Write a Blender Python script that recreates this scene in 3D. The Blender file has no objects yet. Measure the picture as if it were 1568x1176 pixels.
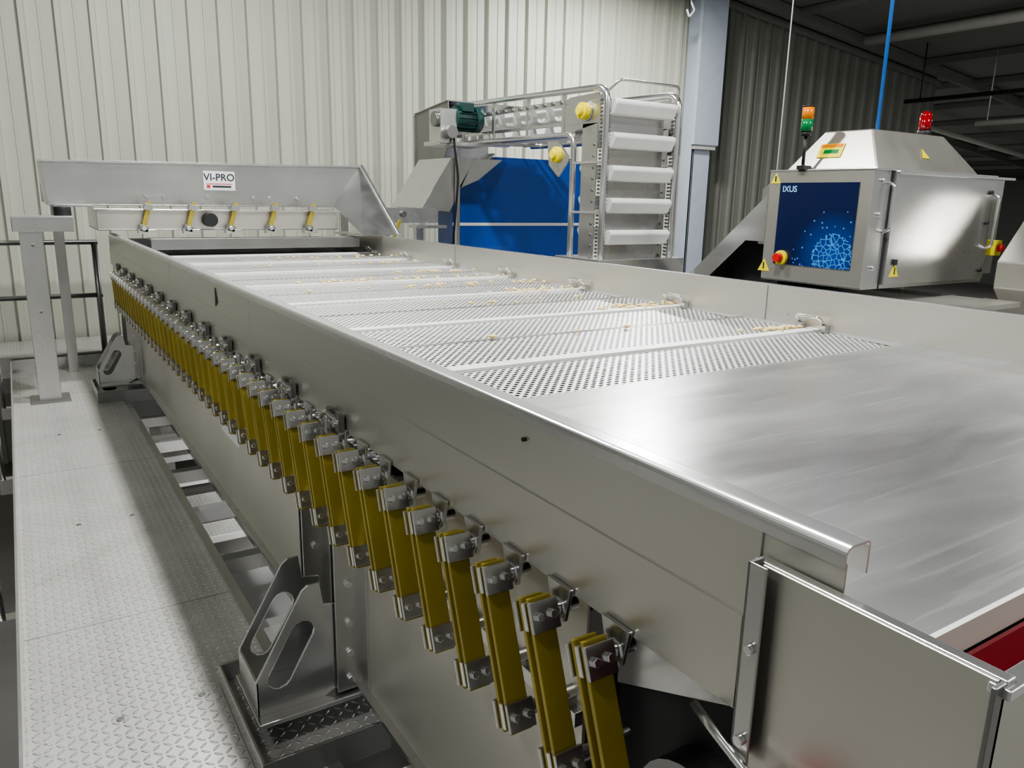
import bpy, bmesh, math, random
from mathutils import Vector, Matrix
random.seed(4)
FLOOR=-3.0
# ---------------------------------------------------------------- node helpers
class V:
    def __init__(s,nt,k): s.nt=nt; s.k=k
    def _m(s,op,*a):
        n=s.nt.nodes.new('ShaderNodeMath'); n.operation=op
        for i,x in enumerate((s,)+a):
            if isinstance(x,V): s.nt.links.new(x.k,n.inputs[i])
            else: n.inputs[i].default_value=x
        return V(s.nt,n.outputs[0])
    def __add__(s,o): return s._m('ADD',o)
    def __sub__(s,o): return s._m('SUBTRACT',o)
    def __mul__(s,o): return s._m('MULTIPLY',o)
    def __truediv__(s,o): return s._m('DIVIDE',o)
    def lt(s,o): return s._m('LESS_THAN',o)
    def gt(s,o): return s._m('GREATER_THAN',o)
    def floor(s): return s._m('FLOOR')
    def fract(s): return s._m('FRACT')
    def mod2(s): return (s*0.5).fract()*2.0
    def abs(s): return s._m('ABSOLUTE')
    def sqrt(s): return s._m('SQRT')
    def clamp(s):
        r=s._m('ADD',0.0); r.k.node.use_clamp=True; return r

def newmat(name):
    m=bpy.data.materials.new(name); m.use_nodes=True
    nt=m.node_tree; b=nt.nodes['Principled BSDF']
    return m,nt,b
def objxyz(nt):
    t=nt.nodes.new('ShaderNodeTexCoord'); s=nt.nodes.new('ShaderNodeSeparateXYZ')
    nt.links.new(t.outputs['Object'],s.inputs[0])
    return t,[V(nt,s.outputs[i]) for i in range(3)]
def noise(nt,t,scale,stretch=(1,1,1),detail=4,rough=.55,rot=0,dist=0):
    mp=nt.nodes.new('ShaderNodeMapping'); mp.inputs['Scale'].default_value=stretch; mp.inputs['Rotation'].default_value=(0,0,rot)
    nt.links.new(t.outputs['Object'],mp.inputs[0])
    n=nt.nodes.new('ShaderNodeTexNoise'); n.inputs['Scale'].default_value=scale; n.inputs['Distortion'].default_value=dist
    n.inputs['Detail'].default_value=detail; n.inputs['Roughness'].default_value=rough
    nt.links.new(mp.outputs[0],n.inputs['Vector']); return n.outputs['Fac']
def mrange(nt,s,a,b,lo=.3,hi=.7):
    n=nt.nodes.new('ShaderNodeMapRange'); n.inputs[1].default_value=lo; n.inputs[2].default_value=hi
    n.inputs[3].default_value=a; n.inputs[4].default_value=b
    nt.links.new(s,n.inputs[0]); return n.outputs[0]
def mixc(nt,f,a,b):
    n=nt.nodes.new('ShaderNodeMix'); n.data_type='RGBA'
    if hasattr(f,'k'): f=f.k
    nt.links.new(f,n.inputs[0])
    for i,c in ((6,a),(7,b)):
        if isinstance(c,tuple): n.inputs[i].default_value=(*c,1)
        else: nt.links.new(c,n.inputs[i])
    return n.outputs[2]
def bump(nt,b,h,strength,dist):
    n=nt.nodes.new('ShaderNodeBump'); n.inputs['Strength'].default_value=strength
    n.inputs['Distance'].default_value=dist
    nt.links.new(h.k if hasattr(h,'k') else h,n.inputs['Height']); nt.links.new(n.outputs[0],b.inputs['Normal'])
def steel(name,c=(.60,.60,.58),r=(.22,.30),scale=2.0,stretch=(1,1,1),var=.035,metal=.94,bmp=.06,fine=(60,60,60)):
    m,nt,b=newmat(name); t,_=objxyz(nt)
    n1=noise(nt,t,scale,stretch,3,.5)
    c2=tuple(x*(1-var*2) for x in c)
    nt.links.new(mixc(nt,mrange(nt,n1,0,1),c2,c),b.inputs['Base Color'])
    n2=noise(nt,t,scale*1.5,stretch,4,.5)
    nt.links.new(mrange(nt,n2,r[0],r[1]),b.inputs['Roughness'])
    b.inputs['Metallic'].default_value=metal
    if bmp:
        n3=noise(nt,t,1.0,fine,3,.6); bump(nt,b,n3,bmp,.002)
    return m
def plain(name,c,r=.5,metal=0,var=.08,scale=6,emis=0,coat=0):
    m,nt,b=newmat(name); t,_=objxyz(nt)
    n1=noise(nt,t,scale)
    nt.links.new(mixc(nt,mrange(nt,n1,0,1),tuple(x*(1-var) for x in c),c),b.inputs['Base Color'])
    b.inputs['Roughness'].default_value=r; b.inputs['Metallic'].default_value=metal
    if emis:
        b.inputs['Emission Color'].default_value=(*c,1); b.inputs['Emission Strength'].default_value=emis
    if coat: b.inputs['Coat Weight'].default_value=coat
    return m

M={}
M['side']=steel('side_sheet_steel',(.66,.645,.59),(.30,.38),1.6,(1,.4,1),.04,metal=.86,bmp=.04,fine=(40,4,120))
M['rail']=steel('rail_steel',(.76,.76,.76),(.24,.30),3,(1,.3,1),.03,bmp=.03,fine=(150,3,150))
M['steel']=steel('stainless',(.63,.625,.61))
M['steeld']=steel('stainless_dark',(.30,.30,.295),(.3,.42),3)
M['steelb']=steel('stainless_bright',(.80,.80,.80),(.18,.26),3)
M['strip']=steel('strip_steel',(.84,.84,.83),(.4,.5),4,metal=.35,var=.03)
M['base']=steel('base_panel_steel',(.66,.64,.575),(.34,.44),1.3,(1,1,1),.06,metal=.82)
M['yellowfrp']=plain('fibreglass_yellow',(.37,.295,.045),.36,var=.25,scale=5)
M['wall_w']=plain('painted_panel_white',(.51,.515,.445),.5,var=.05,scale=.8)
M['wall_d']=plain('panel_grey',(.22,.225,.20),.55,var=.1,scale=.8)  # darker grey-green tone than the white panels
M['white']=plain('white_plastic',(.80,.80,.78),.4)
M['bluewhite']=plain('column_white',(.46,.51,.59),.5)
M['blue']=plain('blue_panel',(.004,.070,.37),.35,coat=.3)
M['black']=plain('black_rubber',(.015,.015,.017),.5)
M['yellow']=plain('yellow_plastic',(.85,.72,.02),.4)
M['red']=plain('red_urethane',(.36,.01,.03),.35)
M['redb']=plain('red_plastic',(.6,.02,.02),.3)
M['redlamp']=plain('red_lamp',(.25,.005,.01),.15)
M['orange']=plain('orange_lamp',(.75,.22,.01),.2)
M['green']=plain('green_lamp',(.01,.20,.06),.2)
M['teal']=plain('motor_green',(.010,.05,.045),.4)
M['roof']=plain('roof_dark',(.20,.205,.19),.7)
M['pipe']=plain('pipe_grey',(.52,.52,.49),.5)
M['cableb']=plain('blue_hose',(.01,.15,.6),.4)
M['concrete']=plain('floor_concrete',(.30,.29,.275),.5,var=.2,scale=1.5)
M['labelw']=plain('label_white',(.75,.75,.77),.5)
M['labelred']=plain('label_red',(.6,.03,.03),.5)
M['labelblk']=plain('label_black',(.02,.02,.03),.5)
M['navytxt']=plain('text_blue',(.35,.65,.95),.5)
M['corn']=plain('kernel_yellow',(.85,.68,.34),.6,var=.3,scale=40)
def deckmat():
    m,nt,b=newmat('brushed_deck_steel'); t,_=objxyz(nt)
    n1=noise(nt,t,1.0,(1,2.6,1),3,.5,math.radians(22),.5)
    base=mixc(nt,mrange(nt,n1,0,1),(.68,.68,.68),(.76,.76,.76))
    n5=noise(nt,t,2.4,(1,26,1),3,.5,math.radians(20),.3)  # brushed hairlines; lamp glints painted into the colour as pale streaks
    nt.links.new(mixc(nt,mrange(nt,n5,0,.6,.60,.68),base,(.92,.92,.92)),b.inputs['Base Color'])
    n4=noise(nt,t,1.3,(1,4.0,1),3,.5,math.radians(20),.5)
    nt.links.new(mrange(nt,n4,.24,.35),b.inputs['Roughness'])
    b.inputs['Metallic'].default_value=.90
    n3=noise(nt,t,1.3,(1,4.5,1),2,.45,math.radians(22),.4); bump(nt,b,n3,.13,.010)
    return m
M['deck']=deckmat()
def perfmat():
    m,nt,b=newmat('perforated_steel'); t,(x,y,z)=objxyz(nt)
    b.inputs['Base Color'].default_value=(.80,.80,.79,1); b.inputs['Metallic'].default_value=.75; b.inputs['Roughness'].default_value=.42
    u=x/.030; v=y/.0165
    row=v.floor().mod2()
    du=(u+row*.5).fract()-.5; dv=(v.fract()-.5)*(.0165/.030)
    d=(du*du+dv*dv).sqrt()
    hole=d.lt(.235)
    tr=nt.nodes.new('ShaderNodeBsdfTransparent'); mx=nt.nodes.new('ShaderNodeMixShader')
    nt.links.new(hole.k,mx.inputs[0]); nt.links.new(b.outputs[0],mx.inputs[1]); nt.links.new(tr.outputs[0],mx.inputs[2])
    nt.links.new(mx.outputs[0],nt.nodes['Material Output'].inputs[0])
    return m
M['perf']=perfmat()
def treadmat():
    m,nt,b=newmat('tread_plate'); t,(x,y,z)=objxyz(nt)
    p=.030
    u=x/p; v=y/p
    s=(u.floor()+v.floor()).mod2()*2.0-1.0
    fu=u.fract()-.5; fv=v.fract()-.5
    a=(fu+s*fv)*.7071; c=(fu-s*fv)*.7071
    h=(((a*a)/.24+(c*c)/.022)*-1.0+1.0).clamp()
    n1=noise(nt,t,2.0,(1,1,1),6,.7)
    base=mixc(nt,mrange(nt,n1,0,1),(.45,.445,.43),(.58,.575,.555))
    nt.links.new(mixc(nt,h,base,(.84,.83,.80)),b.inputs['Base Color'])
    b.inputs['Metallic'].default_value=.5; b.inputs['Roughness'].default_value=.38
    bump(nt,b,h,1.0,.010)
    return m
M['tread']=treadmat()
def graphicmat():
    m,nt,b=newmat('network_graphic'); t,(x,y,z)=objxyz(nt)
    dy=y-3.50; dz=z+.36
    r=(dy*dy+dz*dz).sqrt()
    vo=nt.nodes.new('ShaderNodeTexVoronoi'); vo.feature='DISTANCE_TO_EDGE'; vo.inputs['Scale'].default_value=26
    nt.links.new(t.outputs['Object'],vo.inputs['Vector'])
    e=V(nt,vo.outputs['Distance']).lt(.06)*r.lt(.17)
    vd=nt.nodes.new('ShaderNodeTexVoronoi'); vd.inputs['Scale'].default_value=24
    nt.links.new(t.outputs['Object'],vd.inputs['Vector'])
    dots=V(nt,vd.outputs['Distance']).lt(.16)*(r-.27).abs().lt(.07)*(y.lt(3.86))
    f=(e+dots).clamp()
    glow=(r*-3.0+1.0).clamp()
    base=mixc(nt,glow,(.004,.010,.055),(.004,.06,.30))
    nt.links.new(mixc(nt,f,base,(.07,.30,.70)),b.inputs['Base Color']); b.inputs['Roughness'].default_value=.3
    return m
M['graphic']=graphicmat()

# ---------------------------------------------------------------- mesh builder
class B:
    def __init__(s,name): s.name=name; s.bm=bmesh.new(); s.ml=[]; s.T=Matrix.Identity(4)
    def mi(s,k):
        if k not in s.ml: s.ml.append(k)
        return s.ml.index(k)
    def _fin(s,verts,mat,smooth=False):
        fs=set()
        for v in verts:
            v.co=s.T@v.co
            for f in v.link_faces: fs.add(f)
        i=s.mi(mat)
        for f in fs: f.material_index=i; f.smooth=smooth
        return fs
    def box(s,c,size,mat,rot=None):
        r=bmesh.ops.create_cube(s.bm,size=1)
        Mx=Matrix.Translation(c)@((rot.to_4x4()) if rot else Matrix.Identity(4))@Matrix.Diagonal((*size,1))
        for v in r['verts']: v.co=Mx@v.co
        s._fin(r['verts'],mat)
    def b(s,x0,x1,y0,y1,z0,z1,mat): s.box(((x0+x1)/2,(y0+y1)/2,(z0+z1)/2),(abs(x1-x0),abs(y1-y0),abs(z1-z0)),mat)
    def cyl(s,p0,p1,r,mat,r2=None,seg=20):
        p0=Vector(p0);p1=Vector(p1);d=p1-p0
        q=bmesh.ops.create_cone(s.bm,cap_ends=True,segments=seg,radius1=r,radius2=r if r2 is None else r2,depth=d.length)
        Mx=Matrix.Translation((p0+p1)/2)@d.to_track_quat('Z','Y').to_matrix().to_4x4()
        for v in q['verts']: v.co=Mx@v.co
        fs=s._fin(q['verts'],mat)
        if seg>8:
            for f in fs:
                if len(f.verts)==4: f.smooth=True
    def sph(s,c,r,mat,sc=(1,1,1),sub=2,rot=None):
        q=bmesh.ops.create_icosphere(s.bm,subdivisions=sub,radius=r)
        Mx=Matrix.Translation(c)@(rot.to_4x4() if rot else Matrix.Identity(4))@Matrix.Diagonal((*sc,1))
        for v in q['verts']: v.co=Mx@v.co
        s._fin(q['verts'],mat,True)
    def prism(s,pts,vec,mat):
        vec=Vector(vec)
        s.loft(pts,[Vector(p)+vec for p in pts],mat)
    def loft(s,A,Bp,mat):
        a=[s.bm.verts.new(Vector(p)) for p in A]; c=[s.bm.verts.new(Vector(p)) for p in Bp]
        s.bm.faces.new(a); s.bm.faces.new(c[::-1]); n=len(A)
        for i in range(n): s.bm.faces.new((a[i],c[i],c[(i+1)%n],a[(i+1)%n]))
        s._fin(a+c,mat)
    def holed(s,outer,inner,vec,mat):
        es=[];vs=[]
        for loop in (outer,inner):
            L=[s.bm.verts.new(Vector(p)) for p in loop]; vs+=L
            for i in range(len(L)): es.append(s.bm.edges.new((L[i],L[(i+1)%len(L)])))
        r=bmesh.ops.triangle_fill(s.bm,edges=es,use_beauty=True)
        fs=[g for g in r['geom'] if isinstance(g,bmesh.types.BMFace)]
        e=bmesh.ops.extrude_face_region(s.bm,geom=fs)
        nv=[g for g in e['geom'] if isinstance(g,bmesh.types.BMVert)]
        bmesh.ops.translate(s.bm,verts=nv,vec=Vector(vec))
        s._fin(list(set(vs+nv)),mat)
    def tube(s,path,r,mat,seg=12):
        P=[Vector(p) for p in path]; rings=[]
        up=None
        for i,p in enumerate(P):
            d=(P[min(i+1,len(P)-1)]-P[max(i-1,0)]).normalized()
            if up is None:
                up=Vector((0,0,1)) if abs(d.z)<.9 else Vector((1,0,0))
            sx=d.cross(up).normalized(); up=sx.cross(d).normalized()
            rings.append([s.bm.verts.new(p+(sx*math.cos(2*math.pi*k/seg)+up*math.sin(2*math.pi*k/seg))*r) for k in range(seg)])
        for a,c in zip(rings,rings[1:]):
            for k in range(seg): s.bm.faces.new((a[k],a[(k+1)%seg],c[(k+1)%seg],c[k]))
        s.bm.faces.new(rings[0]); s.bm.faces.new(rings[-1][::-1])
        s._fin([v for r_ in rings for v in r_],mat,True)
    def finish(s,parent=None,bevel=0,solid=0,off=0):
        bmesh.ops.recalc_face_normals(s.bm,faces=s.bm.faces)
        me=bpy.data.meshes.new(s.name); s.bm.to_mesh(me); s.bm.free()
        for k in s.ml: me.materials.append(M[k])
        o=bpy.data.objects.new(s.name,me); bpy.context.scene.collection.objects.link(o)
        if solid:
            md=o.modifiers.new('solid','SOLIDIFY'); md.thickness=solid; md.offset=off
        if bevel:
            md=o.modifiers.new('bevel','BEVEL'); md.width=bevel; md.segments=2; md.limit_method='ANGLE'; md.angle_limit=math.radians(40)
        if parent: o.parent=parent
        return o
def empty(name):
    o=bpy.data.objects.new(name,None); o.empty_display_size=.1; bpy.context.scene.collection.objects.link(o); return o
def arc(c,r,a0,a1,n=6):
    return [(c[0]+r*math.cos(math.radians(a0+(a1-a0)*i/n)),c[1]+r*math.sin(math.radians(a0+(a1-a0)*i/n))) for i in range(n+1)]
def bend(path,r,n=6):
    P=[Vector(p) for p in path]; out=[P[0]]
    for i in range(1,len(P)-1):
        a=(P[i-1]-P[i]).normalized(); c=(P[i+1]-P[i]).normalized()
        s=P[i]+a*r; e=P[i]+c*r
        for k in range(n+1):
            t=k/n; out.append((1-t)**2*s+2*t*(1-t)*P[i]+t*t*e)
    out.append(P[-1]); return out
def text(body,size,loc,R,mat,parent,name):
    cu=bpy.data.curves.new(name,'FONT'); cu.body=body; cu.size=size; cu.extrude=.0005; cu.align_x='CENTER'; cu.align_y='CENTER'; cu.offset=.0008
    o=bpy.data.objects.new(name,cu); bpy.context.scene.collection.objects.link(o)
    bpy.context.view_layer.update()
    me=bpy.data.meshes.new_from_object(o); bpy.data.objects.remove(o)
    me.materials.clear(); me.materials.append(M[mat])
    q=bpy.data.objects.new(name,me); bpy.context.scene.collection.objects.link(q)
    q.matrix_world=Matrix.Translation(loc)@R.to_4x4()
    if parent: q.parent=parent
    return q
RY=Matrix(((1,0,0),(0,0,-1),(0,1,0)))          # reads +X, faces -Y
RX=Matrix(((0,0,-1),(-1,0,0),(0,1,0)))         # reads -Y, faces -X

# ================================================================ ROOM
def roofz(x): return 4.56-.1*x
def corr(name,x0,x1,mat,p=.33):
    w=B(name); pts=[]; x=x0
    while x<x1:
        for dx,dy in ((0,0),(.012,-.055),(.060,-.055),(.072,0),(.185,0),(.189,-.010),(.212,-.010),(.216,0)):
            if x+dx<=x1: pts.append((x+dx,10+dy))
        x+=p
    pts.append((x1,10))
    bm=w.bm
    lo=[bm.verts.new((a,b_,FLOOR)) for a,b_ in pts]; hi=[bm.verts.new((a,b_,roofz(a))) for a,b_ in pts]
    for i in range(len(pts)-1): bm.faces.new((lo[i],lo[i+1],hi[i+1],hi[i]))
    w._fin(lo+hi,mat); return w.finish(solid=.004,off=0)
corr('wall_back',-5,10.0,'wall_w')
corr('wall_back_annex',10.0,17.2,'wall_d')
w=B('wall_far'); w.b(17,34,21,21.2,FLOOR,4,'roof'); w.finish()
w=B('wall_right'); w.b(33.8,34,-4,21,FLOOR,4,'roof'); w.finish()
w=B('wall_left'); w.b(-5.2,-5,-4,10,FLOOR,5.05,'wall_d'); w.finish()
f=B('floor'); f.b(-5,34,-4,21.2,FLOOR-.1,FLOOR,'concrete'); f.finish()
c=B('ceiling')
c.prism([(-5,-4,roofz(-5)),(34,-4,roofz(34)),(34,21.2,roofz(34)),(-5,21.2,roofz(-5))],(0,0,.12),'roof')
c.finish()
tr=B('trim_roof_beams')
for y in (6.2,9.6,13.5,17.5):
    tr.prism([(-5,y,roofz(-5)-.02),(34,y,roofz(34)-.02),(34,y,roofz(34)-.22),(-5,y,roofz(-5)-.22)],(0,.10,0),'roof')
for x in range(6,32,2):
    tr.b(x,x+.08,-4,21,roofz(x)-.14,roofz(x)-.015,'roof')
tr.finish()
tr=B('trim_eave_flashing')
tr.prism([(10.2,9.9,roofz(10.2)-.16),(17.2,9.9,roofz(17.2)-.16),(17.2,9.9,roofz(17.2)-.28),(10.2,9.9,roofz(10.2)-.28)],(0,.05,0),'wall_d')
tr.finish()
col=B('steel_column')
col.b(9.70,10.12,9.64,9.68,-3,3.5,'bluewhite'); col.b(9.70,9.73,9.64,9.93,-3,3.5,'bluewhite'); col.b(10.09,10.12,9.64,9.93,-3,3.5,'bluewhite')
col.b(9.62,10.20,9.56,9.63,.95,3.5,'bluewhite'); col.b(9.66,10.16,9.58,9.64,.88,.95,'pipe')
col.finish(bevel=.006)
pp=B('overhead_pipe'); pp.cyl((13.7,1.5,2.93),(13.7,9.4,2.98),.085,'pipe')
for y in (3,6,9): pp.cyl((13.7,y,2.98),(13.7,y,roofz(13.7)-.01),.012,'pipe')
pp.finish()
pp=B('overhead_pipe'); pp.cyl((15,2,2.02),(15,9.3,2.02),.04,'black')
for y in (3,6,9): pp.cyl((15,y,2.02),(15,y,roofz(15)-.01),.012,'black')
pp.finish()
pp=B('overhead_pipe'); pp.cyl((16,2,1.62),(16,8.4,1.62),.05,'pipe')
for y in (3,5.5,8.2): pp.cyl((16,y,1.62),(16,y,roofz(16)-.01),.012,'pipe')
pp.finish()
pp=B('overhead_pipe'); pp.cyl((17.4,12,2.35),(33,12,.95),.07,'pipe'); pp.finish()

# ================================================================ WALKWAY
wk=B('walkway')
wk.b(-.13,.60,-.6,8.12,-1.62,-1.60,'tread')
wk.b(.60,.64,-.6,8.12,-1.76,-1.60,'steel'); wk.b(-.13,-.10,-.6,8.12,-1.78,-1.62,'steeld')
for y in (.9,3.05,5.0,7.0):
    wk.b(-.13,.60,y-.05,y+.05,-1.76,-1.62,'steeld'); wk.b(-.127,.597,y,y+.004,-1.601,-1.5990,'steeld')
for y in (-.3,3.4,7.7):
    for x in (-.09,.5): wk.b(x-.04,x+.04,y-.04,y+.04,FLOOR,-1.62,'steel')
wk.b(-.14,-.13,-.6,8.12,-1.62,-1.50,'steelb')
wk.b(-.13,.75,8.12,8.13,-1.62,-1.50,'steel')
for x in (0.12,.36):
    for y in (1.6,2.4,4.1,5.8): wk.cyl((x,y,-1.6),(x,y,-1.5975),.012,'steeld',seg=12)
wk.finish(bevel=.002)
gr=B('guard_railing')
for z in (-.46,-.95): gr.tube([(-3,8.2,z),(.66,8.2,z)],.022,'steeld')
for x in (-2.4,-.9,.63): gr.cyl((x,8.2,-1.7),(x,8.2,-.46),.026,'steeld')
gr.b(-3,.75,8.19,8.2,-1.62,-1.48,'steel')
for z in (-.46,-.95): gr.tube([(-.21,-.6,z),(-.21,8.2,z)],.021,'steel')
for y in (1.6,3.4,5.2,7.0): gr.cyl((-.21,y,-1.75),(-.21,y,-.46),.022,'steel')
for y in (1.6,3.4,5.2,7.0): gr.b(-.22,-.125,y-.03,y+.03,-1.75,-1.66,'steel')
gr.finish()
gp=B('rear_platform'); gp.b(-3,3.6,8.13,9.9,-1.66,-1.62,'tread'); gp.b(-3,3.6,8.13,8.18,-1.8,-1.66,'steeld')
for x in (-2.8,.4,3.4):
    gp.b(x-.05,x+.05,8.3,8.4,FLOOR,-1.66,'steel'); gp.b(x-.05,x+.05,9.6,9.7,FLOOR,-1.66,'steel')
gp.finish()

# ================================================================ VIBRATORY CONVEYOR
vc=empty('vibratory_conveyor')
XN,XF=.712,2.87; Y0,Y1=.437,7.65
r=B('near_rail')
t=.003
outer=[(XN-.006,-.374)]+arc((XN+.006,-.362),.012,180,90,6)+arc((XN+.032,-.356),.006,90,0,3)+[(XN+.038,-.390)]
inner=[(XN+.038-t,-.390)]+arc((XN+.032,-.356),.003,0,90,3)+arc((XN+.006,-.362),.009,90,180,6)+[(XN-.003,-.374)]
r.prism([(x,Y0,z) for x,z in outer+inner],(0,Y1-Y0,0),'rail')
r.b(XN-.0025,XN+.0,Y0,Y1,-.56,-.37,'side')
r.finish(vc)
far=B('far_side_panel')
far.b(XF,XF+.005,Y0,Y1,-.62,-.352,'side'); far.b(XF,XF+.035,Y0,Y1,-.352,-.347,'rail'); far.b(XF+.03,XF+.035,Y0,Y1,-.39,-.347,'rail')
far.b(XF-.003,XF,Y0,Y1,-.527,-.512,'rail')
for y in (2.32,5.3): far.b(XF-.0015,XF,y,y+.004,-.51,-.355,'steeld')
for y in (1.0,2.2,3.6): far.cyl((XF,y,-.47),(XF-.006,y,-.47),.008,'steel',seg=6)
far.finish(vc)
sk=B('near_side_skirt')
sk.prism([(XN-.006,Y1,-.374),(XN-.006,Y1,-.62),(XN-.006,.62,-.62),(XN-.006,.545,-.585),(XN-.006,.545,-.374)],(.003,0,0),'side')
sk.b(XN-.0085,XN-.006,.56,Y1,-.62,-.49,'side')
for y in (2.9,4.6): sk.b(XN-.0066,XN-.006,y,y+.002,-.49,-.38,'steel')
sk.cyl((XN-.006,1.05,-.40),(XN-.012,1.05,-.40),.004,'black',seg=10)
sk.prism([(XN-.0065,3.45,-.39),(XN-.0065,3.42,-.45),(XN-.0065,3.46,-.47)],(-.003,0,0),'black')
sk.finish(vc)
dk=B('deck_plate')
dk.b(XN,XF,Y0,1.67,-.526,-.52,'deck'); dk.b(XN,XF,Y0-.006,Y0+.002,-.56,-.517,'strip')
dk.b(XN,XF,7.0,Y1,-.55,-.54,'steeld'); dk.b(XN,XF,Y1-.01,Y1,-.60,-.40,'steeld')
dk.finish(vc)
sc=B('screen_panels')
y=1.67; i=0
while y<6.95:
    y2=y+.41
    a=[sc.bm.verts.new(p) for p in ((XN+.01,y,-.534),(XF-.004,y,-.534),(XF-.004,y2-.03,-.519),(XN+.01,y2-.03,-.519))]
    sc.bm.faces.new(a); sc._fin(a,'perf')
    if i%2==0: sc.b(XN+.01,XF-.004,y2-.062,y2-.004,-.53,-.510,'strip')
    else: sc.b(XN+.01,XF-.004,y2-.034,y2-.002,-.53,-.519,'steel')
    y=y2; i+=1
sc.finish(vc,bevel=0)
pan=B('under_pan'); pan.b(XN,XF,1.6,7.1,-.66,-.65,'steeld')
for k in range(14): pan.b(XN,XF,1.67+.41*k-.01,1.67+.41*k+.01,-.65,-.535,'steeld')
pan.finish(vc)
hd=B('panel_handles')
for k in range(7):
    yc=2.06+.82*k
    hd.tube(bend([(XF-.002,yc-.06,-.50),(XF-.055,yc-.06,-.455),(XF-.055,yc+.06,-.455),(XF-.002,yc+.06,-.50)],.018),.0065,'steelb',8)
    hd.b(XF-.03,XF-.002,yc-.075,yc-.045,-.52,-.49,'steel'); hd.b(XF-.03,XF-.002,yc+.045,yc+.075,-.52,-.49,'steel')
hd.finish(vc)
ls=B('leaf_springs')
lean=math.atan(.083/.222)
for k in range(44):
    yt=.783+.1435*k
    R=Matrix.Rotation(-lean,4,'X')
    ls.T=Matrix.Translation((.655,yt,-.656))@R
    L=.238
    for dy in (-.012,.012):
        ls.box((0,dy,-L/2),(.044,.0085,L+.06),'yellowfrp')
    for zz in (0,-L):
        ls.box((0,-.022,zz),(.054,.007,.05),'steel'); ls.box((0,.022,zz),(.054,.007,.05),'steel'); ls.box((0,0,zz),(.050,.010,.046),'steelb')
        for xx in (-.013,.013):
            ls.cyl((xx,-.024,zz),(xx,-.033,zz),.008,'steelb',seg=6)
    ls.cyl((.02,-.006,0),(.075,-.006,0),.011,'steel',seg=10); ls.cyl((.036,-.006,0),(.046,-.006,0),.019,'steelb',seg=6)
    ls.cyl((.02,-.006,-L),(.135,-.006,-L),.013,'steel',seg=10)
    ls.T=Matrix.Identity(4)
    ls.prism([(.694,yt-.035,-.61),(.694,yt+.03,-.61),(.694,yt+.012,-.672),(.694,yt-.005,-.683),(.694,yt-.022,-.672)],(.008,0,0),'steel')
ls.finish(vc,bevel=.0012)
la=B('toggle_latches')
for k in range(13):
    yc=1.98+.42*k; la.T=Matrix.Translation((XN-.010,yc,-.597))
    la.b(-.006,0,-.05,.06,-.024,.022,'steelb')
    la.tube(bend([(-.022,-.055,.012),(-.028,.02,.022),(-.020,.075,-.012)],.02),.006,'steelb',8)
    la.tube(bend([(-.016,-.055,-.012),(-.022,.02,-.002),(-.018,.07,-.02)],.02),.005,'steel',8)
    la.b(-.022,-.004,-.07,-.045,-.022,.026,'steeld'); la.b(-.02,-.004,.0,.03,-.03,.03,'steeld')
    la.cyl((-.004,-.058,.004),(-.034,-.058,.004),.011,'steelb',seg=10)
    la.cyl((-.004,.014,.0),(-.03,.014,.0),.01,'steelb',seg=10)
    la.b(-.016,-.002,.04,.055,-.05,.01,'steel')
la.T=Matrix.Identity(4)
la.finish(vc,bevel=.001)
bs=B('base_frame')
bs.b(.78,.786,.95,7.45,-1.49,-.64,'base'); bs.b(.755,.786,.95,7.45,-1.50,-1.485,'steel')
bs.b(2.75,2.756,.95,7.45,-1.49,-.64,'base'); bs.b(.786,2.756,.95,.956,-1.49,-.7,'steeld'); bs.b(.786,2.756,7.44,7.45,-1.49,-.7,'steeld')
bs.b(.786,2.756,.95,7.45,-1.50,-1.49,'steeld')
bs.b(.765,.781,.95,7.45,-.665,-.64,'steel'); bs.b(.762,.781,.95,7.45,-.93,-.90,'steel')
bs.b(.774,.781,3.52,3.86,-1.14,-.96,'labelw'); bs.b(.7725,.774,3.56,3.82,-1.04,-1.01,'labelred'); bs.b(.7725,.774,3.56,3.82,-1.09,-1.08,'labelblk')
for y in (2.03,6.85):
    for dy in (0,.30):
        bs.b(.695,.78,y+dy,y+dy+.008,-1.49,-.93,'steel'); bs.b(.70,.78,y+dy+.045,y+dy+.053,-1.49,-.93,'steeld')
        bs.b(.772,.78,y+dy-.05,y+dy+.06,-1.49,-.93,'steel')
        for z in (-1.0,-1.13,-1.26,-1.36,-1.45): bs.cyl((.735,y+dy,z),(.735,y+dy-.012,z),.012,'steelb',seg=6)
# black box styled as a drive housing, added to darken the open underside
bs.b(.86,2.6,.50,.945,-1.42,-.70,'black'); bs.prism([(.85,.94,-.66),(.85,.62,-.66),(.85,.66,-.74),(.85,.94,-.86)],(.008,0,0),'steel')
bs.cyl((.86,.70,-.98),(.80,.70,-.98),.12,'steeld',seg=28); bs.cyl((.80,.70,-.98),(.785,.70,-.98),.04,'steel',seg=16)
bs.b(.9,1.0,.55,.9,FLOOR,-1.42,'steeld'); bs.b(2.4,2.5,.55,.9,FLOOR,-1.42,'steeld')
bs.finish(vc,bevel=.0015)
ft=B('mounting_feet')
def slot(cx,cz,L,r,ang,y):
    pts=[]; a=math.radians(ang); ux,uz=math.cos(a),math.sin(a); nx,nz=-uz,ux
    for sgn in (1,-1):
        for i in range(7):
            t=math.pi/2-math.pi*i/6
            lx=sgn*(L/2)+sgn*math.cos(t)*r; ly=sgn*math.sin(t)*r
            pts.append((cx+ux*lx+nx*ly,y,cz+uz*lx+nz*ly))
    return pts
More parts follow.
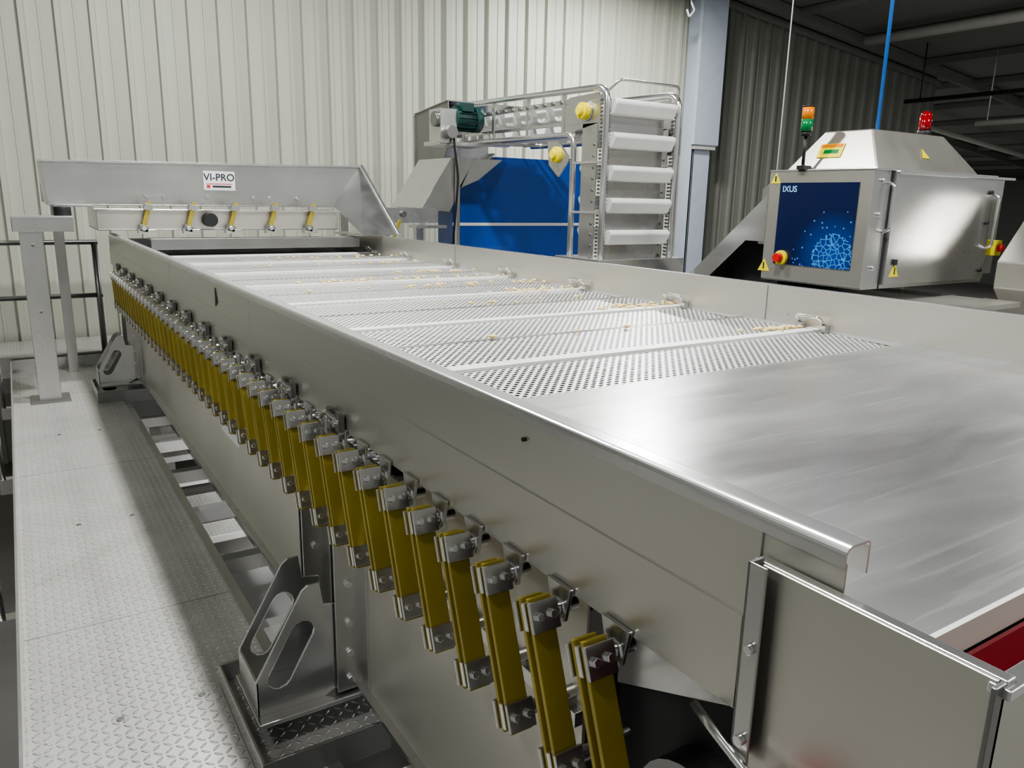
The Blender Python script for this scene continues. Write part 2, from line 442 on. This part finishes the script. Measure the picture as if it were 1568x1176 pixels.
for y in (2.05,6.75):
    out=[(.455,y,-1.50),(.455,y,-1.385),(.475,y,-1.35),(.600,y,-1.13),(.62,y,-1.115),(.655,y,-1.115),(.665,y,-1.19),(.72,y,-1.20),(.72,y,-1.47),(.66,y,-1.50)]
    for yy in (0,.20):
        o2=[(a,b_+yy,c_) for a,b_,c_ in out]
        ft.holed(o2,[(a,b_+yy,c_) for a,b_,c_ in slot(.562,-1.325,.15,.034,60,y)],(0,.008,0),'steelb')
    ft.b(.455,.463,y,y+.208,-1.50,-1.385,'steel')
    ft.b(.45,.76,y-.04,y+.25,-1.515,-1.50,'steelb')
    ft.cyl((.53,y+.1,-1.56),(.53,y+.1,-1.515),.05,'black')
    ft.b(.42,.80,y-.17,y+.36,-1.60,-1.585,'tread'); ft.b(.42,.428,y-.17,y+.36,-1.60,-1.52,'steel'); ft.b(.42,.80,y-.178,y-.17,-1.62,-1.52,'steeld'); ft.b(.42,.80,y+.36,y+.368,-1.60,-1.52,'steel')
    ft.b(.44,.9,y-.1,y+.3,-1.78,-1.6,'steeld')
    ft.b(.66,.78,y-.02,y+.22,FLOOR,-1.78,'steel')
ft.finish(vc,bevel=.002)

dc=empty('discharge_chute')
d=B('chute_side')
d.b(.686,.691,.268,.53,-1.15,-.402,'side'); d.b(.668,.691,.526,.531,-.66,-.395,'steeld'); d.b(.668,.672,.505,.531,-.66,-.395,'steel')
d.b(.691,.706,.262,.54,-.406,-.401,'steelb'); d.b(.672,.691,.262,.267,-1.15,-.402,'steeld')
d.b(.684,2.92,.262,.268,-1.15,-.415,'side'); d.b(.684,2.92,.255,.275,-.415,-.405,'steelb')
d.b(2.9,2.92,.262,.53,-1.15,-.402,'steel')
for z in (-.50,-.62): d.cyl((.668,.515,z),(.661,.515,z),.007,'steelb',seg=6)
d.finish(dc,bevel=.0012)
d=B('red_liner'); d.b(.70,2.88,.422,.428,-1.1,-.562,'red'); d.b(.694,.70,.28,.43,-1.1,-.56,'red')
d.prism([(.70,.43,-.95),(.70,.28,-1.1),(.70,.28,-1.12),(.70,.43,-.97)],(2.18,0,0),'red')
d.cyl((.60,.47,-.72),(.66,.47,-.72),.05,'red'); d.finish(dc)
d=B('pull_rod'); d.tube(bend([(.70,.62,-.65),(.665,.56,-.632),(.65,.44,-.66),(.66,.40,-.74)],.02),.006,'steelb',10); d.finish(dc)

# lower structure seen through the gap
lb=B('support_frame')
for k,y in enumerate((1.0,2.9,3.6,4.3,5.0,5.7,6.4,7.2)):
    lb.b(.645,2.9,y,y+.07,-1.80,-1.72,'strip' if k%2 else 'steel')
lb.b(.95,1.02,-.3,7.6,-1.92,-1.80,'steel'); lb.b(2.7,2.8,-.3,7.6,-1.92,-1.80,'steel')
for y in (.2,7.3):
    for x in (.985,2.75): lb.b(x-.05,x+.05,y,y+.1,FLOOR,-1.92,'steel')
lb.finish(bevel=.003)
gs=B('service_steps')
for k in range(7):
    y=4.5+.42*k; z=-2.5+.075*k
    gs.b(.66,1.5,y,y+.26,z-.03,z,'tread'); gs.b(.66,1.5,y-.006,y,z-.05,z,'strip')
gs.prism([(.655,4.4,-2.62),(.655,7.4,-2.08),(.655,7.4,-2.18),(.655,4.4,-2.72)],(-.01,0,0),'steel')
gs.prism([(1.505,4.4,-2.62),(1.505,7.4,-2.08),(1.505,7.4,-2.18),(1.505,4.4,-2.72)],(.01,0,0),'steel')
for x in (.66,1.50):
    for y in (4.5,7.2): gs.b(x-.02,x+.02,y,y+.04,FLOOR,-2.66+.18*(y-4.4),'steel')
gs.finish(bevel=.002)
cp=B('collecting_chute')
cp.loft([(.75,2.9,-1.98),(1.9,2.9,-1.98),(1.9,4.1,-1.98),(.75,4.1,-1.98)],[(1.0,3.2,-2.7),(1.5,3.2,-2.7),(1.5,3.7,-2.7),(1.0,3.7,-2.7)],'strip')
cp.b(.7,1.95,2.86,2.9,-2.0,-1.93,'strip'); cp.b(.7,1.95,4.1,4.14,-2.0,-1.93,'strip')
for x,y in ((.8,2.95),(1.85,2.95),(.8,4.05),(1.85,4.05)): cp.b(x-.02,x+.02,y-.02,y+.02,FLOOR,-1.97,'steel')
cp.finish(bevel=.003)
mc=B('cross_conveyor')
mc.b(.70,2.6,1.25,1.30,-1.97,-1.82,'steel'); mc.b(.70,2.6,1.75,1.81,-1.97,-1.82,'steel'); mc.b(.7,2.6,1.30,1.75,-1.90,-1.88,'white')
for x in (.76,1.1,1.6,2.1): mc.cyl((x,1.28,-1.93),(x,1.77,-1.93),.04,'steelb')
for x in (.76,2.4): mc.b(x-.03,x+.03,1.25,1.30,FLOOR,-1.9,'steel'); mc.b(x-.03,x+.03,1.75,1.81,FLOOR,-1.9,'steel')
mc.finish(bevel=.003)

# ================================================================ FEED HOPPER
fh=empty('feed_hopper')
h=B('hopper_pan')
h.prism([(.25,7.4,.225),(2.94,7.4,.275),(2.66,7.4,-.095),(.27,7.4,-.107)],(0,.008,0),'steel')
h.prism([(.24,7.38,.225),(2.95,7.38,.275),(2.95,7.38,.29),(.24,7.38,.24)],(0,.04,0),'steelb')
h.prism([(.25,7.4,.235),(.27,7.4,-.107),(.27,8.1,-.107),(.25,8.1,.24)],(-.008,0,0),'steel')
h.prism([(2.94,7.4,.29),(2.66,7.4,-.095),(2.68,6.7,-.34),(3.02,6.7,-.34)],(.006,.003,0),'steeld')
h.prism([(2.94,7.39,.29),(3.02,6.69,-.34),(3.05,6.69,-.34),(2.97,7.39,.29)],(0,0,.012),'steelb')
h.prism([(2.94,7.4,.28),(2.97,8.1,.28),(2.70,8.1,-.09),(2.66,7.4,-.095)],(.006,0,0),'steel')
h.b(.25,2.95,8.09,8.10,-.1,.26,'steel')
h.prism([(.27,7.4,-.107),(2.66,7.4,-.095),(2.66,8.1,-.10),(.27,8.1,-.107)],(0,0,-.01),'steel')
for k,x in enumerate((1.0,1.14,1.5,1.9,2.05,2.3)): h.cyl((x,7.40,-.03),(x,7.385,-.03),.016,'steelb',seg=6)
h.b(.30,.55,7.0,8.0,-.12,-.105,'steel')
h.finish(fh,bevel=.002)
h=B('name_plate'); h.b(1.475,1.745,7.390,7.398,.03,.195,'labelw'); h.b(1.50,1.72,7.388,7.390,.083,.088,'labelred'); h.b(1.50,1.53,7.388,7.390,.05,.075,'labelred'); h.b(1.55,1.71,7.388,7.390,.055,.07,'labelblk'); h.finish(fh)
text('VI-PRO',.085,(1.61,7.388,.14),RY,'labelblk',fh,'name_plate_text')
h=B('spreader_tub')
h.b(.59,2.62,7.18,7.19,-.30,-.135,'side'); h.b(.57,2.64,7.14,7.19,-.145,-.135,'steelb'); h.b(.59,.60,7.18,8.0,-.30,-.135,'steel'); h.b(2.61,2.62,7.18,8.0,-.30,-.135,'steel')
h.b(.59,2.62,7.18,8.0,-.31,-.30,'steeld')
h.b(.95,2.75,6.98,7.18,-.39,-.37,'steel'); h.b(.95,2.75,6.97,6.98,-.46,-.37,'steeld')
for k in range(5):
    x=.95+.348*k
    h.T=Matrix.Translation((x,7.13,-.20))@Matrix.Rotation(math.radians(16),4,'Y')
    h.b(-.018,.018,-.02,.02,-.12,.13,'yellowfrp')
    h.b(-.035,.035,-.03,.04,.06,.11,'steel'); h.b(-.035,.035,-.03,.04,-.12,-.07,'steeld')
    h.cyl((0,-.03,-.095),(0,-.045,-.095),.02,'steelb',seg=6)
    h.T=Matrix.Identity(4)
    h.b(x-.07,x+.06,7.10,7.18,-.335,-.30,'steel')
h.cyl((1.45,7.18,-.22),(1.45,7.06,-.22),.058,'black'); h.finish(fh,bevel=.002)
h=B('support_post')
h.b(.04,.19,6.80,6.95,-1.59,-.20,'steel'); h.b(-.02,.25,6.74,7.01,-1.60,-1.585,'steeld')
h.b(.0,.40,6.78,7.02,-.21,-.185,'steelb'); h.b(.0,.40,6.78,6.79,-.30,-.20,'steel'); h.b(0,.01,6.78,7.02,-.30,-.20,'steel')
h.cyl((.34,6.9,-.185),(.34,6.9,-.12),.06,'black'); h.b(2.9,3.05,6.95,7.1,FLOOR,-.34,'steel'); h.b(2.7,3.05,6.95,7.5,-.36,-.34,'steel')
h.b(.30,.38,7.85,7.93,FLOOR,-.1,'steel'); h.b(2.9,2.98,7.85,7.93,FLOOR,-.1,'steel')
for z in (-.9,-.4): h.cyl((.12,6.80,z),(.12,6.794,z),.012,'steeld',seg=6)
h.finish(fh,bevel=.006)
h=B('side_arm'); h.b(2.95,3.75,7.3,7.38,-.25,-.10,'steel'); h.b(3.45,3.8,7.2,7.38,-.30,-.27,'steel'); h.prism([(3.3,7.28,-.22),(3.33,7.28,-.22),(3.26,7.28,-.40),(3.23,7.28,-.40)],(0,.03,0),'yellowfrp'); h.cyl((3.35,7.3,-.16),(3.35,7.27,-.16),.03,'steeld'); h.b(3.5,3.58,7.3,7.38,FLOOR,-.27,'steel'); h.finish(fh,bevel=.003)

# ================================================================ BUCKET ELEVATOR
be=empty('bucket_elevator')
XL,XR=4.06,4.83
fr=B('elevator_frame')
for x in (XL,XR):
    fr.tube(bend([(x,7.9,.95),(x,5.0,.88),(x,5.0,-.6)],.13),.028,'steelb')
    fr.tube(bend([(x,7.2,.56),(x,5.42,.545),(x,5.42,-.6)],.10),.026,'steelb')
    fr.cyl((x,5.0,-.6),(x,5.0,FLOOR),.028,'steel'); fr.cyl((x,5.42,-.6),(x,5.42,FLOOR),.026,'steel')
    for y in (5.55,6.1,6.7,7.3): fr.b(x-.012,x+.012,y,y+.04,.56,.91,'steel')
    fr.b(x-.006,x+.006,5.02,7.8,.79,.83,'steel'); fr.b(x-.006,x+.006,5.3,7.8,.62,.65,'steel')
    fr.b(x-.005,x+.005,5.10,5.30,-.58,.62,'steel')
    fr.prism([(x-.005,5.05,.62),(x-.005,5.5,.55),(x-.005,5.62,.62),(x-.005,5.5,.84),(x-.005,5.1,.85)],(.01,0,0),'steel')
    for k in range(46):
        z=.78-k*.03; fr.b(x+(.03 if x==XL else -.045),x+(.045 if x==XL else -.03),5.0,5.02,z,z+.018,'steeld')
        fr.b(x-.008,x+.008,5.055,5.075,z,z+.018,'steeld')
    for k in range(12):
        z=.45-k*.09; fr.cyl((x-.005,5.14,z),(x-.012,5.14,z),.012,'steeld',seg=8)
    for k in range(16):
        fr.cyl((x-.006,5.6+.13*k,.81),(x-.02,5.6+.13*k,.81),.018,'steeld',seg=8)
    for z in (.3,-.1,-.5): fr.b(x-.02,x+.02,5.0,5.42,z,z+.02,'steelb')
for y,z in ((5.42,.545),(7.0,.56),(5.42,-.5)): fr.cyl((XL,y,z),(XR,y,z),.02,'steel')
fr.tube(bend([(XL-.02,5.05,.80),(XL+.06,4.93,.93),(XR-.08,4.93,.93),(XR+.02,5.05,.80)],.04),.012,'steel',8)
fr.prism([(XL-.04,5.6,.50),(XL-.04,5.75,.50),(XL-.04,5.72,.30),(XL-.04,5.58,.20),(XL-.04,5.42,.35)],(.02,0,0),'steel')
fr.b(XR+.03,XR+.10,5.05,5.35,.40,.62,'steel')
fr.b(XL-.1,XR+.08,4.9,5.5,-.72,-.46,'steelb')
fr.b(XL-.05,XR+.05,4.95,5.45,-1.4,-.72,'steel')
fr.finish(be,bevel=.003)
bk=B('buckets')
def bucket(y,z,d):
    x0,x1=XL+.055,XR-.055
    prof=[(0,.058),(-.075*d,.062),(-.10*d,.045),(-.105*d,.025),(-.06*d,-.055),(-.03*d,-.062),(0,-.055)]
    bk.prism([(x0,y+a,z+c_) for a,c_ in prof],(x1-x0,0,0),'white')
for k in range(6): bucket(5.05,.735-.255*k,1)
for k in range(5): bucket(5.30,.50-.255*k,-1)
for k in range(9):
    yy=5.45+.27*k
    prof=[(-.09,.05),(.09,.05),(.06,-.05),(.03,-.07),(-.03,-.07),(-.06,-.05)]
    bk.prism([(XL+.05,yy+a,.74+.018*k*.27+c_) for a,c_ in prof],(XR-XL-.1,0,0),'white')
    bk.prism([(XL+.05,yy+a,.615+c_*.7) for a,c_ in prof],(XR-XL-.1,0,0),'white')
bk.b(XL+.06,XR-.06,5.10,5.115,-.6,.8,'steel')
bk.finish(be,bevel=.008)
kn=B('yellow_knobs')
for y,z in ((5.25,.715),(5.6,.385)):
    kn.cyl((XL-.01,y,z),(XL-.07,y,z),.066,'yellow'); kn.cyl((XL-.07,y,z),(XL-.10,y,z),.042,'yellow',r2=.036); kn.cyl((XL-.005,y,z),(XL-.02,y,z),.08,'steel')
kn.finish(be,bevel=.004)
mo=B('drive_motor')
mo.cyl((3.74,6.95,.76),(3.98,6.95,.76),.105,'teal',seg=28)
for k in range(16):
    a=2*math.pi*k/16
    mo.box((3.85,6.95+.105*math.cos(a),.76+.105*math.sin(a)),(.20,.03,.008),'teal',Matrix.Rotation(a,3,'X'))
mo.cyl((3.95,6.95,.76),(4.02,6.95,.76),.122,'teal',seg=28); mo.b(3.78,3.90,6.83,6.93,.82,.90,'teal')
mo.b(3.56,3.74,6.88,7.12,.52,.84,'steel'); mo.cyl((3.65,6.88,.62),(3.65,6.80,.62),.06,'steeld'); mo.cyl((3.52,6.95,.74),(3.56,6.95,.74),.07,'steeld')
mo.b(3.54,4.05,6.9,7.2,.50,.54,'steel'); mo.tube(bend([(3.70,6.88,.62),(3.68,6.82,.50),(3.74,6.85,.2),(3.75,7.0,-.6)],.08),.012,'black',8)
mo.finish(be,bevel=.003)
ho=B('discharge_hood')
ho.prism([(3.95,7.5,1.0),(XR+.15,7.5,1.0),(XR+.15,8.3,.92),(3.95,8.3,.92)],(0,0,-.012),'steel')
ho.prism([(3.97,7.5,.99),(3.97,8.3,.91),(3.97,8.3,.3),(3.97,7.7,.3),(3.97,7.45,.6)],(.01,0,0),'steeld')
ho.b(3.95,XR+.1,8.28,8.3,-.1,.9,'steel')
ho.loft([(3.97,7.42,.42),(4.25,7.42,.42),(4.25,8.2,.42),(3.97,8.2,.42)],[(3.62,7.42,-.10),(3.95,7.42,-.14),(3.95,8.2,-.14),(3.62,8.2,-.10)],'steel')
ho.prism([(4.25,7.42,.42),(4.6,7.42,.42),(4.3,7.42,.2),(4.05,7.42,.1)],(0,.01,0),'steel')
ho.b(4.0,4.04,7.36,7.40,FLOOR,.55,'steel')
ho.finish(be,bevel=.003)
bb=B('blue_bin')
bb.prism([(4.08,7.6,-2.4),(4.08,7.6,.12),(4.62,7.6,.46),(6.0,7.6,.46),(6.0,7.6,-2.4)],(0,.35,0),'blue')
bb.b(4.08,6.0,7.590,7.602,-.290,-.256,'white'); bb.b(4.04,6.04,7.58,7.97,-2.46,-2.38,'steel')
bb.prism([(4.05,7.58,.12),(4.60,7.58,.475),(4.60,7.58,.50),(4.05,7.58,.15)],(0,.35,0),'steel')
for x in (4.12,5.92):
    for y in (7.66,7.89): bb.b(x-.05,x+.05,y-.05,y+.05,FLOOR,-2.4,'steel')
bb.finish(bevel=.004)

# ================================================================ X-RAY INSPECTION MACHINE
xr=empty('xray_inspection_machine')
x=B('cabinet')
A0,A1,C0,C1,Z0,Z1=5.0,6.62,3.25,4.12,-.57,.25
x.b(A0,A1,C0,C1,Z0,Z1,'steel')
x.b(A0-.008,A0,C0,C1,Z0+.01,Z1,'side'); x.b(A0-.012,A1,C0-.012,C1,Z1-.0,Z1+.012,'steelb')
x.b(A0+.22,A1-.04,C0-.03,C0,Z0+.03,Z1-.02,'steel')
x.b(A0+.20,A0+.212,C0-.004,C0,Z0,Z1,'labelblk')
x.b(A1-.04,A1+.18,C0+.02,C1,Z0+.06,Z1-.01,'steel')
x.b(A0+.22,A1+.2,C0-.05,C0-.0,Z1-.02,Z1+.0,'steelb')
x.tube(bend([(A0+.17,C0-.005,-.17),(A0+.17,C0-.05,-.15),(A0+.17,C0-.05,.15),(A0+.17,C0-.005,.17)],.02),.012,'steelb',8)
x.tube(bend([(A1-.08,C0-.03,-.30),(A1-.08,C0-.08,-.28),(A1-.08,C0-.08,.10),(A1-.08,C0-.03,.12)],.02),.012,'steelb',8)
for z in (-.42,-.05,.18):
    x.cyl((A0+.10,C0,z),(A0+.10,C0-.02,z),.016,'steelb',seg=12)
    x.cyl((A1-.12,C0-.03,z-.05),(A1-.12,C0-.05,z-.05),.016,'labelblk',seg=12)
x.b(A0+.30,A0+.34,C0-.045,C0-.03,-.40,-.36,'labelblk')
x.prism([(A0-.009,C1,.16),(A0-.009,C1,-.3),(A0-.009,C1+.06,-.3),(A0-.009,C1+.06,.12)],(.1,0,0),'steel')
x.finish(xr,bevel=.006)
x=B('sloped_hood')
x.loft([(5.05,3.27,Z1+.01),(6.38,3.27,Z1+.01),(6.38,4.02,Z1+.01),(5.05,4.02,Z1+.01)],[(5.20,3.44,.54),(6.12,3.44,.54),(6.12,3.82,.54),(5.20,3.82,.54)],'side')
x.finish(xr,bevel=.01)
x=B('graphic_panel'); x.b(A0-.014,A0-.008,3.345,4.01,-.44,.168,'graphic'); x.finish(xr)
text('IXUS',.062,(A0-.0155,3.92,.12),RX,'navytxt',xr,'graphic_text')
x=B('emergency_stop')
x.cyl((A0-.014,3.93,-.39),(A0-.044,3.93,-.39),.055,'yellow'); x.cyl((A0-.044,3.93,-.39),(A0-.089,3.93,-.39),.034,'redb')
x.b(A1+.05,A1+.15,C0-.05,C0+.02,-.36,-.24,'yellow'); x.cyl((A1+.10,C0-.05,-.30),(A1+.10,C0-.09,-.30),.03,'redb')
x.finish(xr,bevel=.003)
x=B('warning_labels')
def tri(px_,py_,pz_,s_,face):
    if face=='x':
        x.prism([(px_,py_-s_,pz_-s_*.8),(px_,py_+s_,pz_-s_*.8),(px_,py_,pz_+s_*.9)],(-.003,0,0),'yellow'); x.b(px_-.005,px_-.003,py_-.006,py_+.006,pz_-s_*.5,pz_+s_*.4,'labelblk')
    else:
        x.prism([(px_-s_,py_,pz_-s_*.8),(px_+s_,py_,pz_-s_*.8),(px_,py_,pz_+s_*.9)],(0,-.003,0),'yellow'); x.b(px_-.006,px_+.006,py_-.005,py_-.003,pz_-s_*.5,pz_+s_*.4,'labelblk')
tri(A0-.009,4.10,-.46,.055,'x'); tri(A0-.009,4.06,.20,.045,'x'); tri(A0+.33,C0-.031,-.44,.055,'y')
sl=math.atan2(.15,.28)
x.T=Matrix.Translation((5.122,3.70,.40))@Matrix.Rotation(sl,4,'Y')
x.b(-.006,-.001,-.10,.10,-.06,.05,'yellow'); x.b(-.008,-.006,-.09,.09,.02,.045,'orange'); x.b(-.008,-.006,-.07,.05,-.03,.0,'green')
sl2=math.atan2(.17,.28)
x.T=Matrix.Translation((5.72,3.345,.385))@Matrix.Rotation(-sl2,4,'X')
x.prism([(-.045,-.003,-.035),(.045,-.003,-.035),(0,-.003,.045)],(0,-.003,0),'yellow')
x.T=Matrix.Identity(4)
x.finish(xr)
x=B('signal_lights')
a=(4.99,3.83)
x.b(a[0]-.03,a[0]+.06,a[1]-.03,a[1]+.03,Z1+.01,Z1+.04,'black'); x.cyl((a[0],a[1],Z1),(a[0],a[1],.30),.03,'black',r2=.012); x.cyl((a[0],a[1],.30),(a[0],a[1],.50),.012,'black')
x.cyl((a[0],a[1],.50),(a[0],a[1],.53),.035,'black'); x.cyl((a[0],a[1],.53),(a[0],a[1],.615),.042,'green'); x.cyl((a[0],a[1],.615),(a[0],a[1],.70),.042,'orange'); x.cyl((a[0],a[1],.70),(a[0],a[1],.71),.044,'black')
a=(5.98,3.52)
x.cyl((a[0],a[1],.54),(a[0],a[1],.58),.05,'black'); x.cyl((a[0],a[1],.58),(a[0],a[1],.68),.045,'redlamp'); x.sph((a[0],a[1],.68),.045,'redlamp')
x.finish(xr)
x=B('tunnel_hoods')
x.prism([(4.98,4.12,.08),(4.98,5.0,-.70),(4.98,4.78,-.70),(4.98,4.30,-.28),(4.98,4.12,-.28)],(.01,0,0),'steelb')
x.prism([(4.99,4.12,.08),(4.99,5.0,-.70),(4.99,5.0,-.72),(4.99,4.12,.06)],(1.3,0,0),'steel')
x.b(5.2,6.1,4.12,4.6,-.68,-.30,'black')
x.finish(xr,bevel=.002)
x=B('conveyor_bed')
x.b(4.95,6.24,2.75,3.24,-.70,-.66,'side'); x.b(4.95,5.0,2.75,5.5,-.78,-.66,'steel'); x.b(5.0,6.2,3.2,5.5,-.76,-.69,'white'); x.b(6.2,6.25,3.0,5.5,-.78,-.66,'steel')
x.b(5.0,6.2,3.3,4.1,-1.4,-.76,'steeld')
for xx in (5.0,6.2):
    for yy in (2.85,4.0,5.4): x.b(xx-.03,xx+.03,yy-.03,yy+.03,FLOOR,-.76,'steel')
x.finish(xr,bevel=.003)
oc=B('outfeed_chute')
oc.prism([(6.27,2.62,-.38),(6.75,2.62,.10),(7.6,2.62,.10),(7.6,2.62,-.78),(6.5,2.62,-.78),(6.27,2.62,-.58)],(0,.36,0),'side')
oc.b(6.6,6.66,2.66,2.9,FLOOR,-.75,'steel'); oc.b(7.4,7.46,2.66,2.9,FLOOR,-.75,'steel')
oc.finish(bevel=.01)
hl=B('hanging_air_hose'); hl.tube([(5.49,3.6,roofz(5.49)),(5.49,3.6,2.0),(5.50,3.6,.545)],.013,'cableb',8); hl.finish()
hl=B('hanging_cable'); hl.tube([(5.53,4.5,roofz(5.53)),(5.53,4.5,2.0),(5.53,4.5,-.25)],.005,'labelw',6); hl.finish()
hl=B('hanging_hook')
hl.tube([(9.0,9.2,roofz(9.0)),(9.0,9.2,2.95)],.010,'pipe',6); hl.tube(bend([(9.0,9.2,2.95),(9.08,9.2,2.85),(8.98,9.2,2.74),(8.92,9.2,2.84)],.03),.016,'labelw',6); hl.finish()

# ================================================================ food pieces
fp=B('food_pieces')
def bit(px_,py_,pz_):
    s=random.uniform(.010,.016)
    fp.sph((px_,py_,pz_+s*.5),s,'corn',(random.uniform(.9,1.8),random.uniform(.8,1.5),.6),1,Matrix.Rotation(random.uniform(0,3.14),3,'Z'))
for (xc_,yc_,sx,sy,n) in ((2.68,2.11,.09,.02,26),(2.63,2.93,.12,.03,30),(2.55,3.72,.2,.04,30),(2.2,3.36,.25,.03,10),(2.3,4.15,.4,.04,32),(1.95,4.58,.4,.04,40),(2.6,4.98,.12,.03,20),(2.3,5.8,.4,.05,20),(2.2,6.5,.5,.1,20),(2.1,2.45,.4,.03,3)):
    for i in range(n): bit(max(.75,min(2.85,random.gauss(xc_,sx))),random.gauss(yc_,sy),-.514)
fp.finish()

# ================================================================ lights
def lamp(name,x_,y_,z_,power,size=.5,col_=(1,1,.98),house=True):
    e=empty(name)
    if house:
        k=B('housing'); k.b(x_-.35,x_+.35,y_-.35,y_+.35,z_+.03,z_+.12,'pipe')
        if z_>0: k.cyl((x_,y_,z_+.1),(x_,y_,roofz(x_)-.01),.02,'pipe')
        k.finish(e)
    l=bpy.data.lights.new('lamp','AREA'); l.shape='SQUARE'; l.size=size; l.energy=power; l.color=col_
    o=bpy.data.objects.new('lamp',l); o.location=(x_,y_,z_); bpy.context.scene.collection.objects.link(o); o.parent=e
lamp('annex_fill_light',1.9,2.6,3.95,360,.3)
lamp('annex_fill_light',1.9,6.2,3.95,270,.3)
lamp('annex_fill_light',7.4,8.0,3.2,290)
lamp('annex_fill_light',6.4,.2,3.4,240)
lamp('annex_fill_light',-2.8,1.4,3.9,150,.6)
lamp('annex_fill_light',14.5,5.0,2.5,70,.6)  # fill lamp added to lighten the annex
lamp('annex_fill_light',22,14,1.9,400,.6)  # added fill, lifts the black far walls and roof
lamp('lower_level_light',1.8,5.0,-1.55,42,.5)
lamp('lower_level_light',1.8,2.3,-1.55,25,.5)
wd=bpy.data.worlds.new('World'); bpy.context.scene.world=wd; wd.use_nodes=True
bg=wd.node_tree.nodes['Background']; bg.inputs[0].default_value=(.87,.89,.87,1); bg.inputs[1].default_value=.43
try: bpy.context.scene.view_settings.look='AgX - Medium High Contrast'
except Exception as ex: print(ex)

# ================================================================ camera
yc=Vector((-774,298,-1177)).normalized(); xc=Vector((1881,243,-1177)); xc=(xc-yc*xc.dot(yc)).normalized(); zc=xc.cross(yc)
R=Matrix((xc,yc,zc))
cam=bpy.data.cameras.new('camera'); cam.sensor_width=36; cam.lens=36*1177/1568; cam.clip_start=.02; cam.clip_end=100
co=bpy.data.objects.new('camera',cam); bpy.context.scene.collection.objects.link(co)
co.matrix_world=R.to_4x4(); bpy.context.scene.camera=co
bpy.context.view_layer.update()
for o in bpy.context.scene.objects:
    if o.parent is None: o.location.z+=-FLOOR
